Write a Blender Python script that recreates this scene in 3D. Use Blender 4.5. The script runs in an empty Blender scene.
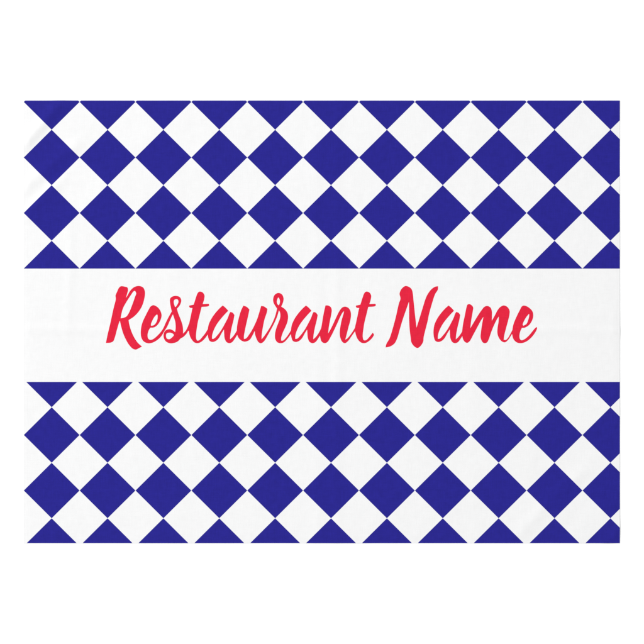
import bpy, bmesh, math
from mathutils import Vector, noise
from mathutils.geometry import delaunay_2d_cdt

# ------------------------------------------------------------------ scale
S = 1.778 / 595.8            # a 1.78 m long cloth
def W(px, py):               # drawing units -> metres on the flat surface
    return ((px - 322.0) * S, (322.0 - py) * S)

X0, X1, Y0, Y1 = 23.5, 619.85, 100.5, 543.1        # cloth
B0, B1 = 268.6, 381.9                              # plain name band
CX, CY = W((X0 + X1) / 2, (Y0 + Y1) / 2)
scene = bpy.context.scene
col = scene.collection

# ------------------------------------------------------------------ relief of the lying cloth
def sstep(t):
    t = max(0.0, min(1.0, t)); return t * t * (3 - 2 * t)

# soft folds: (x0,y0,x1,y1, half width, height in mm, end fade)
FOLDS = [
    (16, 151, 76, 86, 6.5, 3.6, 24),
    (22, 190, 68, 150, 7.0, 2.1, 18),
    (44, 196, 66, 176, 5.0, 0.5, 14),
    (12, 226, 52, 192, 6.5, 1.5, 18),
    (100, 190, 150, 130, 9.0, 0.7, 22),
    (526, 524, 574, 478, 7.0, 1.25, 18),
    (566, 530, 592, 500, 6.0, -0.4, 14),
    (598, 556, 630, 516, 6.0, 1.6, 16),
    (337, 60, 337, 560, 6.0, 0.75, 30),
    (316, 60, 318, 560, 7.0, 0.35, 30),
    (70, 232, 69, 316, 5.5, 0.8, 24),
    (10, 328, 110, 331, 5.5, 0.95, 24),
    (110, 331, 530, 330, 6.0, 0.35, 20),
    (530, 330, 640, 331, 5.5, 0.95, 30),
    (545, 300, 600, 314, 7.0, 0.5, 20),
    (470, 60, 474, 560, 8.0, 0.30, 30),
    (178, 60, 176, 560, 8.0, 0.30, 30),
]
def relief(px, py):
    h = 0.0
    for ax, ay, bx, by, w, a, f in FOLDS:
        dx, dy = bx - ax, by - ay
        L = math.hypot(dx, dy)
        t = ((px - ax) * dx + (py - ay) * dy) / L
        d = ((px - ax) * dy - (py - ay) * dx) / L
        # a little wander, so that no fold is ruler straight
        d += 2.2 * noise.noise(Vector((t * 0.02, ax * 0.13, 3.1)))
        if abs(d) > 4 * w or t < -3 * f or t > L + 3 * f: continue
        e = 1.0
        if t < 0: e = math.exp(-(t / f) ** 2)
        if t > L: e = math.exp(-((t - L) / f) ** 2)
        h += a * e * math.exp(-(d / w) ** 2)
    h += 0.80 * noise.noise(Vector((px * 0.016, py * 0.020, 1.7)))
    h += 0.34 * noise.noise(Vector((px * 0.055, py * 0.050, 7.3)))
    h += 0.10 * noise.noise(Vector((px * 0.16, py * 0.15, 4.4)))
    h = 1.45 + h
    # pressed hem: the cloth comes down to the surface round its edge
    e = min(px - X0, X1 - px, py - Y0, Y1 - py)
    k = 0.55 + 0.45 * sstep(e / 7.0)
    h = 0.75 + (h - 0.75) * k
    h += 0.07 * math.exp(-((e - 3.2) / 0.9) ** 2)
    return max(h, 0.72) * 0.001

# ------------------------------------------------------------------ materials
def nt(name):
    m = bpy.data.materials.new(name); m.use_nodes = True
    n = m.node_tree; b = n.nodes['Principled BSDF']
    return m, n, b
def math_node(n, op, a, b=None, c=None):
    k = n.nodes.new('ShaderNodeMath'); k.operation = op
    for i, v in enumerate((a, b, c)):
        if v is None: continue
        if isinstance(v, (int, float)): k.inputs[i].default_value = v
        else: n.links.new(v, k.inputs[i])
    return k.outputs[0]

WHITE = (0.818, 0.818, 0.820, 1)
BLUE = (0.0195, 0.0170, 0.243, 1)
RED = (0.700, 0.0165, 0.0470, 1)

def cloth_mat(name, pattern=False, ink=None):
    m, n, b = nt(name)
    tc = n.nodes.new('ShaderNodeTexCoord')
    sep = n.nodes.new('ShaderNodeSeparateXYZ'); n.links.new(tc.outputs['Object'], sep.inputs[0])
    X, Y = sep.outputs[0], sep.outputs[1]
    # printed colour
    if pattern:
        ux = W(23.7, 0)[0] - CX; vy = W(0, 101.94)[1] - CY
        u = math_node(n, 'DIVIDE', math_node(n, 'SUBTRACT', X, ux), 27.94 * S)
        v = math_node(n, 'DIVIDE', math_node(n, 'SUBTRACT', vy, Y), 27.757 * S)
        pu = math_node(n, 'PINGPONG', math_node(n, 'ADD', u, 10.0), 1.0)
        pv = math_node(n, 'PINGPONG', math_node(n, 'ADD', v, 10.0), 1.0)
        f = math_node(n, 'LESS_THAN', pv, pu)
        mx = n.nodes.new('ShaderNodeMix'); mx.data_type = 'RGBA'
        n.links.new(f, mx.inputs[0]); mx.inputs[6].default_value = WHITE; mx.inputs[7].default_value = BLUE
        colr = mx.outputs[2]
    else:
        rgb = n.nodes.new('ShaderNodeRGB'); rgb.outputs[0].default_value = ink or WHITE
        colr = rgb.outputs[0]
    # uneven yarn: fine slubs running both ways, plus the weave itself
    def slub(sx, sy, det):
        mp = n.nodes.new('ShaderNodeMapping'); mp.inputs['Scale'].default_value = (sx, sy, 1)
        n.links.new(tc.outputs['Object'], mp.inputs[0])
        t = n.nodes.new('ShaderNodeTexNoise'); t.inputs['Scale'].default_value = 1.0
        t.inputs['Detail'].default_value = det; n.links.new(mp.outputs[0], t.inputs['Vector'])
        return t.outputs[0]
    a = slub(30, 420, 3); c = slub(380, 26, 3); d = slub(55, 55, 4)
    s = math_node(n, 'ADD', math_node(n, 'ADD', a, c), d)          # mean 1.5
    amp = 0.055 if not (ink) else 0.20
    val = math_node(n, 'MULTIPLY_ADD', math_node(n, 'SUBTRACT', s, 1.5), amp, 1.0)
    sc = n.nodes.new('ShaderNodeVectorMath'); sc.operation = 'SCALE'
    n.links.new(colr, sc.inputs[0]); n.links.new(val, sc.inputs['Scale'])
    # ink sits a touch unevenly in the yarn: coloured areas vary more than the white ones
    if pattern:
        v2 = math_node(n, 'MULTIPLY_ADD', math_node(n, 'SUBTRACT', s, 1.5), 0.26, 1.0)
        mv = n.nodes.new('ShaderNodeMix'); mv.data_type = 'FLOAT'
        n.links.new(f, mv.inputs[0]); n.links.new(val, mv.inputs[2]); n.links.new(v2, mv.inputs[3])
        n.links.new(mv.outputs[0], sc.inputs['Scale'])
    n.links.new(sc.outputs[0], b.inputs['Base Color'])
    b.inputs['Roughness'].default_value = 0.92
    b.inputs['Specular IOR Level'].default_value = 0.12
    # weave bump (plain weave, about 0.9 mm yarn pitch)
    k = 2 * math.pi / 0.0018
    wx = math_node(n, 'SINE', math_node(n, 'MULTIPLY', X, k))
    wy = math_node(n, 'SINE', math_node(n, 'MULTIPLY', Y, k))
    w = math_node(n, 'MULTIPLY', wx, wy)
    hh = math_node(n, 'ADD', math_node(n, 'MULTIPLY', w, 0.12), s)
    bp = n.nodes.new('ShaderNodeBump'); bp.inputs['Strength'].default_value = 0.35
    bp.inputs['Distance'].default_value = 0.00035
    n.links.new(hh, bp.inputs['Height']); n.links.new(bp.outputs[0], b.inputs['Normal'])
    return m

M_CHECK = cloth_mat('checked_cotton', pattern=True)
M_WHITE = cloth_mat('plain_white_cotton')
M_RED = cloth_mat('red_fabric_print', ink=RED)

def surf_mat():
    m, n, b = nt('white_board')
    tc = n.nodes.new('ShaderNodeTexCoord')
    t = n.nodes.new('ShaderNodeTexNoise'); t.inputs['Scale'].default_value = 8; t.inputs['Detail'].default_value = 4
    n.links.new(tc.outputs['Object'], t.inputs['Vector'])
    r = n.nodes.new('ShaderNodeMapRange'); r.inputs['To Min'].default_value = 0.955; r.inputs['To Max'].default_value = 0.97
    n.links.new(t.outputs[0], r.inputs[0])
    cb = n.nodes.new('ShaderNodeCombineColor')
    for i in range(3): n.links.new(r.outputs[0], cb.inputs[i])
    n.links.new(cb.outputs[0], b.inputs['Base Color'])
    b.inputs['Roughness'].default_value = 0.8; b.inputs['Specular IOR Level'].default_value = 0.2
    return m
M_SURF = surf_mat()

# ------------------------------------------------------------------ objects
root = bpy.data.objects.new('tablecloth', None); col.objects.link(root)
root.location = (CX, CY, 0)
root.empty_display_size = 0.2
root['label'] = 'white tablecloth with dark blue diamond check and red script name, spread flat on white'
root['category'] = 'tablecloth'

def link_mesh(name, bm, mat, parent):
    me = bpy.data.meshes.new(name); bm.to_mesh(me); bm.free()
    for p in me.polygons: p.use_smooth = True
    me.materials.append(mat)
    o = bpy.data.objects.new(name, me); col.objects.link(o); o.parent = parent
    return o

TH = 0.0006
EPS = 0.4
def normal_at(px, py):
    cl = lambda v, a, b: min(max(v, a), b)
    xa, xb = cl(px - EPS, X0, X1), cl(px + EPS, X0, X1)
    ya, yb = cl(py - EPS, Y0, Y1), cl(py + EPS, Y0, Y1)
    gx = (relief(xb, py) - relief(xa, py)) / ((xb - xa) * S)
    gy = (relief(px, ya) - relief(px, yb)) / ((yb - ya) * S)
    return Vector((-gx, -gy, 1)).normalized()

def cloth_panel(name, ya, yb, mat, top_edge, bottom_edge):
    step = 1.5
    xs = [X0, X0 + .5, X0 + 1] ; nx = int((X1 - X0 - 2) / step)
    xs += [X0 + 1 + (X1 - X0 - 2) * i / nx for i in range(1, nx)] + [X1 - 1, X1 - .5, X1]
    ny = int((yb - ya) / step)
    ys = [ya + (yb - ya) * i / ny for i in range(ny + 1)]
    if top_edge: ys = ys[:1] + [ya + .5, ya + 1] + ys[1:]
    if bottom_edge: ys = ys[:-1] + [yb - 1, yb - .5, yb]
    bm = bmesh.new(); top = []; norms = []
    for y in ys:
        row = []
        for x in xs:
            wx, wy = W(x, y)
            row.append(bm.verts.new((wx - CX, wy - CY, relief(x, y))))
            norms.append(normal_at(x, y))
        top.append(row)
    for j in range(len(ys) - 1):
        for i in range(len(xs) - 1):
            bm.faces.new((top[j][i], top[j + 1][i], top[j + 1][i + 1], top[j][i + 1]))
    # turned-under edge and back of the cloth
    def skirt(ring):
        low = [bm.verts.new((v.co.x, v.co.y, v.co.z - TH)) for v in ring]
        for a in range(len(ring) - 1):
            bm.faces.new((ring[a], ring[a + 1], low[a + 1], low[a]))
    skirt([r[0] for r in top][::-1]); skirt([r[-1] for r in top])
    if top_edge: skirt(top[0])
    if bottom_edge: skirt(top[-1][::-1])
    bmesh.ops.recalc_face_normals(bm, faces=bm.faces)
    n = len(norms)
    o = link_mesh(name, bm, mat, root)
    me = o.data
    if me.polygons[0].normal.z < 0: me.flip_normals()
    cn = []
    for p in me.polygons:
        for li in p.loop_indices:
            vi = me.loops[li].vertex_index
            cn.append(norms[vi] if (vi < n and p.normal.z > 0.5) else Vector(p.normal))
    me.normals_split_custom_set([tuple(c) for c in cn])
    return o

upper = cloth_panel('checked_panel', Y0, B0, M_CHECK, True, False)
upper['label'] = 'blue and white diamond check above the plain name band'
band = cloth_panel('name_band', B0, B1, M_WHITE, False, False)
band['label'] = 'plain white band with the red script name across the middle'
lower = cloth_panel('checked_panel', B1, Y1, M_CHECK, False, True)
lower['label'] = 'blue and white diamond check below the plain name band'

# ------------------------------------------------------------------ lettering
# every outline: list of (x, y) or (x, y, 1) where 1 marks a sharp corner
def tr(pts, ox, oy, k=14.0):
    return [((p[0] / k + ox), (p[1] / k + oy), (p[2] if len(p) > 2 else 0)) for p in pts]
def sh(pts, dx, dy=0): return [(p[0] + dx, p[1] + dy, p[2]) for p in pts]

R_out = tr([(216,165),(222,145),(240,105),(262,58),(290,32),(340,35),(382,48),(392,80),(380,135),(362,195,1),(385,160),(420,98),(465,52),(510,31),
  (560,29),(605,50),(628,105),(625,180),(592,300),(540,388),(470,460),(400,505,1),(410,566),(440,664),(482,754),(530,824),(588,876,1),
  (545,898),(505,918),(465,910),(415,864),(365,784),(322,684),(295,590),(277,512,1),(260,560),(236,646),(205,756),(185,801),(150,820),(82,826,1),
  (98,745),(140,566),(190,336),(218,225),(220,195)], 100, 284)
R_in = tr([(487,97),(506,130),(490,180),(440,320),(402,408),(368,455),(325,474),(288,480,1),(300,415),(322,338),(370,250),(430,158),(468,105)], 100, 284)
E_in = tr([(268,203),(275,240),(262,300),(225,350),(183,362,1),(181,340),(200,290),(235,230)], 138, 300)
E_out = tr([(190,82),(215,72),(265,93),(308,142),(330,210),(315,280),(272,350),(225,383),(172,388,1),(148,430),(134,490),(143,540),(172,558),
  (215,545),(270,500),(318,448),(352,398),(385,325),(430,235),(478,150,1),(505,185,1),(482,212),(450,280),(405,380),(368,438),(325,508),(270,560),
  (200,598),(140,606),(80,580),(45,520),(40,420),(60,320),(110,210),(150,132),(172,95)], 138, 300)
S_out = tr([(473,160),(460,105),(449,45),(446,0),(455,-28),(483,-49),(533,-58),(583,-42),(606,3),(588,68),(545,123,1),(563,185),(602,285),(625,360),
  (632,430),(631,470,1),(668,430),(698,372),(712,340),(745,370,1),(722,420,1),(700,438),(676,475),(633,518),(595,540),(560,577),(510,600),(445,606),
  (390,580),(361,530),(360,472),(385,427),(440,408),(490,425),(520,450,1),(527,390),(522,310),(505,250),(486,193,1)], 138, 300)
S_in1 = tr([(534,-12),(558,-4),(566,28),(548,68),(523,98),(511,76),(500,28),(508,0)], 138, 300)
S_in2 = tr([(430,458),(470,462),(502,488),(480,520),(440,548),(405,540),(392,505),(400,470)], 138, 300)
t_top = [(118,345),(128,300),(150,200),(165,125),(175,84,1),(145,82),(130,70),(128,50,1),(190,38,1),(198,15),(221,-58),(246,-123),(271,-146),
  (311,-138),(341,-98),(339,-45),(318,28,1),(398,24,1),(408,38),(398,58),(302,69,1),(275,180),(250,280),(235,370),(225,450)]
T1_out = tr(t_top + [(226,510),(242,540),(270,533),(310,492),(350,442),(395,370,1),(430,390,1),(400,440,1),(378,470),(340,520),(290,562),
  (245,577),(200,565),(160,520),(136,470),(122,395,1)], 180, 302)
T2_out = sh(tr(t_top, 180, 302), 166.7) + tr([(320,500),(332,533),(362,535),(402,500),(438,455),(458,430,1),(475,455),(460,490),(420,535),(372,568),
  (332,577),(290,565),(247,520),(222,460),(208,395,1)], 340, 302)
A_out = tr([(248,48,1),(285,78),(325,122,1),(270,180),(210,250),(160,320),(120,400),(100,468),(98,516,1),(125,512),(172,466),(230,388),(285,290),
  (320,220),(340,165),(356,138,1),(388,150),(412,182,1),(400,250),(375,350),(356,450),(350,522,1),(385,490),(425,435),(458,372,1),(490,390,1),
  (462,450,1),(448,465),(420,510),(382,560),(342,577),(300,560),(275,510),(268,445),(265,385,1),(235,432),(190,510),(150,546),(105,560),(65,545),
  (45,500),(38,450),(38,395),(50,320),(90,232),(140,160),(200,92)], 205, 302)
U_out = tr([(103,50,1),(150,68),(188,105,1),(175,170),(150,280),(126,390),(111,480),(112,518,1),(142,508),(180,460),(222,395),(270,300),(300,228),
  (330,130),(352,55,1),(392,62),(440,97,1),(430,150),(400,240),(375,360),(360,460),(358,522,1),(400,470),(460,380),(510,290),(550,190),(574,95,1),
  (605,100,1),(580,190),(548,270),(492,380),(442,470),(402,538),(372,568),(345,578),(312,560),(285,510),(266,450),(262,405,1),(230,470),(190,530),
  (140,553),(100,552),(50,520),(20,470),(12,420),(15,335),(45,200),(70,120)], 236, 302)
r_out = tr([(243,268,1),(215,225),(190,180),(183,130),(200,75),(235,46),(270,42),(310,65),(330,120),(320,180),(297,232,1),(345,265),(380,310),
  (393,370),(385,440),(355,520),(320,595),(297,668),(296,708,1),(324,706),(370,660),(412,600),(437,555,1),(465,580,1),(440,610,1),(425,628),
  (384,683),(334,733),(290,745),(244,733),(214,688),(209,628),(224,548),(257,458),(283,385),(281,320),(266,287,1),(250,300)], 260, 290)
r_in = tr([(257,105),(275,135),(278,170),(262,213),(246,200),(235,170),(240,135)], 260, 290)
n_out = tr([(133,48,1),(168,48),(205,70),(220,110),(215,165),(195,265),(180,350),(170,440,1),(200,388),(240,308),(285,210),(330,122),(370,75),
  (410,65),(450,80),(480,120),(490,180),(480,260),(455,350),(430,450),(410,527,1),(440,508),(490,448),(528,390),(552,345,1),(590,380,1),(548,408,1),
  (500,475),(450,545),(405,577),(370,560),(340,500),(332,430),(340,350),(360,250),(385,165),(392,128,1),(372,148),(342,200),(310,272),(260,380),
  (210,480),(160,560),(120,577),(80,555),(60,500),(56,450),(66,395),(80,320),(100,200),(120,100)], 316, 302)
k1 = 644 / 58.0
N_out = (tr([(195,115),(200,85),(225,45),(260,22),(300,32),(330,60),(343,110),(350,180),(365,325),(383,485,1),(410,400),(450,270),(485,160),
  (510,108),(550,57),(590,30),(622,24,1),(620,62),(590,112),(560,200),(520,345)], 382, 284, k1)
  + tr([(390,170),(352,320),(331,410),(325,470),(285,535),(245,560),(200,538),(160,482),(150,420),(135,300),(128,150)], 400, 308)
  + tr([(301,300),(300,195,1),(270,280),(230,395)], 382, 284, k1)
  + tr([(250,380),(212,510),(178,577),(130,615),(80,632),(50,636,1),(60,590),(105,510),(150,370),(192,215),(236,22)], 382, 302)
  + tr([(205,165),(201,138)], 382, 284, k1))
m_out = tr([(162,36),(185,29),(215,42),(240,75),(235,130),(215,245),(200,368,1),(240,300),(300,200),(355,118),(400,66),(440,55),(485,80),(502,130),
  (503,200),(502,262,1),(540,195),(580,118),(620,70),(670,48),(720,70),(750,120),(748,180),(730,260),(700,370),(675,470),(668,527,1),(695,532),
  (730,500),(760,448),(787,395,1),(815,430,1),(780,455,1),(732,528),(685,565),(640,550),(600,500),(580,440),(582,360),(595,280),(600,203,1),(575,240),
  (530,330),(490,430),(460,520),(435,565),(400,577),(370,560),(345,500),(348,430),(362,330),(384,208,1),(350,258),(300,350),(240,462),(190,550),
  (155,572),(120,555),(95,510),(86,450),(88,390),(100,300),(125,180),(148,70)], 456, 302)
e_out = tr([(385,50),(420,55),(470,85),(510,130),(522,190),(505,260),(460,325),(400,360),(363,362,1),(343,402),(329,460),(333,512),(355,535),
  (400,520),(460,470),(510,410),(548,365),(572,348,1),(575,370),(545,432),(490,502),(420,556),(350,577),(290,565),(245,520),(228,460),(228,400),
  (245,310),(290,200),(330,120),(362,62)], 496, 302)
e_in = tr([(464,163,1),(465,195),(450,255),(425,308),(383,332,1),(374,318),(387,278),(422,215)], 496, 302)

WORDS = [
  [[R_out, R_in], [E_out, E_in], [S_out, S_in1, S_in2], [T1_out], [A_out], [U_out], [r_out, r_in], [sh(A_out, 83.25)], [n_out], [T2_out]],
  [[N_out], [sh(A_out, 225.8)], [m_out], [e_out, e_in]],
]
def spline(pts, per=5):
    n = len(pts); out = []
    for i in range(n):
        p1, p2 = pts[i], pts[(i + 1) % n]
        p0 = pts[i - 1]; p3 = pts[(i + 2) % n]
        if p1[2]: p0 = (2 * p1[0] - p2[0], 2 * p1[1] - p2[1], 0)
        if p2[2]: p3 = (2 * p2[0] - p1[0], 2 * p2[1] - p1[1], 0)
        d = lambda a, b: max(1e-4, math.hypot(a[0] - b[0], a[1] - b[1]) ** 0.5)
        d0, d1, d2 = d(p0, p1), d(p1, p2), d(p2, p3)
        def tang(a, b, c, u, v, ax):
            return ((b[ax] - a[ax]) / u - (c[ax] - a[ax]) / (u + v) + (c[ax] - b[ax]) / v)
        m1 = [tang(p0, p1, p2, d0, d1, q) * d1 for q in (0, 1)]
        m2 = [tang(p1, p2, p3, d1, d2, q) * d1 for q in (0, 1)]
        for s in range(per):
            t = s / per; t2 = t * t; t3 = t2 * t
            out.append(tuple((2*t3 - 3*t2 + 1) * p1[q] + (t3 - 2*t2 + t) * m1[q] + (-2*t3 + 3*t2) * p2[q] + (t3 - t2) * m2[q] for q in (0, 1)))
    return out
def inside(x, y, poly):
    c = False; n = len(poly); j = n - 1
    for i in range(n):
        xi, yi = poly[i]; xj, yj = poly[j]
        if (yi > y) != (yj > y) and x < (xj - xi) * (y - yi) / (yj - yi) + xi: c = not c
        j = i
    return c

def word(name, letters, label):
    smooth = [[spline(c) for c in L] for L in letters]
    boxes = [(min(p[0] for p in L[0]), max(p[0] for p in L[0]), min(p[1] for p in L[0]), max(p[1] for p in L[0])) for L in smooth]
    def covered(x, y):
        for L, b in zip(smooth, boxes):
            if b[0] <= x <= b[1] and b[2] <= y <= b[3]:
                if inside(x, y, L[0]) and not any(inside(x, y, h) for h in L[1:]): return True
        return False
    vs, es = [], []
    for L in smooth:
        for c in L:
            s = len(vs); vs += [Vector(p) for p in c]
            es += [(s + i, s + (i + 1) % len(c)) for i in range(len(c))]
    x0 = min(b[0] for b in boxes); x1 = max(b[1] for b in boxes); y0 = min(b[2] for b in boxes); y1 = max(b[3] for b in boxes)
    y = y0
    while y < y1:                                   # inner points, so that the print follows the folds
        x = x0
        while x < x1:
            if covered(x, y): vs.append(Vector((x + 0.013, y + 0.017)))
            x += 1.5
        y += 1.5
    ov, oe, of, *_ = delaunay_2d_cdt(vs, es, [], 0, 1e-5)
    bm = bmesh.new(); bv = {}; norms = []
    for f in of:
        cx = sum(ov[i][0] for i in f) / len(f); cy = sum(ov[i][1] for i in f) / len(f)
        if not covered(cx, cy): continue
        q = []
        for i in f:
            if i not in bv:
                wx, wy = W(ov[i][0], ov[i][1])
                bv[i] = bm.verts.new((wx - CX, wy - CY, relief(ov[i][0], ov[i][1]) + 0.00012))
                norms.append(normal_at(ov[i][0], ov[i][1]))
            q.append(bv[i])
        try: bm.faces.new(q)
        except ValueError: pass
    o = link_mesh(name, bm, M_RED, band)
    me = o.data
    if me.polygons[0].normal.z < 0: me.flip_normals()
    me.normals_split_custom_set([tuple(norms[l.vertex_index]) for l in me.loops])
    o['label'] = label
    return o
word('printed_word', WORDS[0], 'red brush script word Restaurant')
word('printed_word', WORDS[1], 'red brush script word Name')

# ------------------------------------------------------------------ the white surface it lies on
bm = bmesh.new()
q = 6.0; N = 24
g = [[bm.verts.new((-q + 2*q*i/N, -q + 2*q*j/N, 0)) for i in range(N + 1)] for j in range(N + 1)]
for j in range(N):
    for i in range(N): bm.faces.new((g[j][i], g[j][i+1], g[j+1][i+1], g[j+1][i]))
s = link_mesh('white_surface', bm, M_SURF, None)
s['kind'] = 'structure'
s['label'] = 'plain bright white surface under and around the tablecloth'

# ------------------------------------------------------------------ light: bright white studio, softbox from the upper left
w = bpy.data.worlds.new('World'); scene.world = w; w.use_nodes = True
w.node_tree.nodes['Background'].inputs[0].default_value = (1, 1, 1, 1)
w.node_tree.nodes['Background'].inputs[1].default_value = 0.68
def lamp(name, loc, size, power):
    l = bpy.data.lights.new(name, 'AREA'); l.shape = 'SQUARE'; l.size = size; l.energy = power
    l.color = (1, 1, 1)
    o = bpy.data.objects.new(name, l); col.objects.link(o); o.location = loc
    o.rotation_euler = (Vector((0, 0, 0)) - Vector(loc)).to_track_quat('-Z', 'Y').to_euler()
    return o
lamp('softbox', (-18.4, 11.8, 13.8), 5.0, 5800)

# ------------------------------------------------------------------ camera straight above
c = bpy.data.cameras.new('camera'); co = bpy.data.objects.new('camera', c); col.objects.link(co)
c.sensor_width = 36; c.lens = 85
co.location = (0, 0, 0.002 + 644 * S * 85 / 36); co.rotation_euler = (0, 0, 0)
c.clip_end = 100; c.clip_start = 0.1
scene.camera = co
vs_ = scene.view_settings
scene.display_settings.display_device = 'sRGB'
vs_.view_transform = 'Standard'; vs_.look = 'None'; vs_.exposure = 0; vs_.gamma = 1
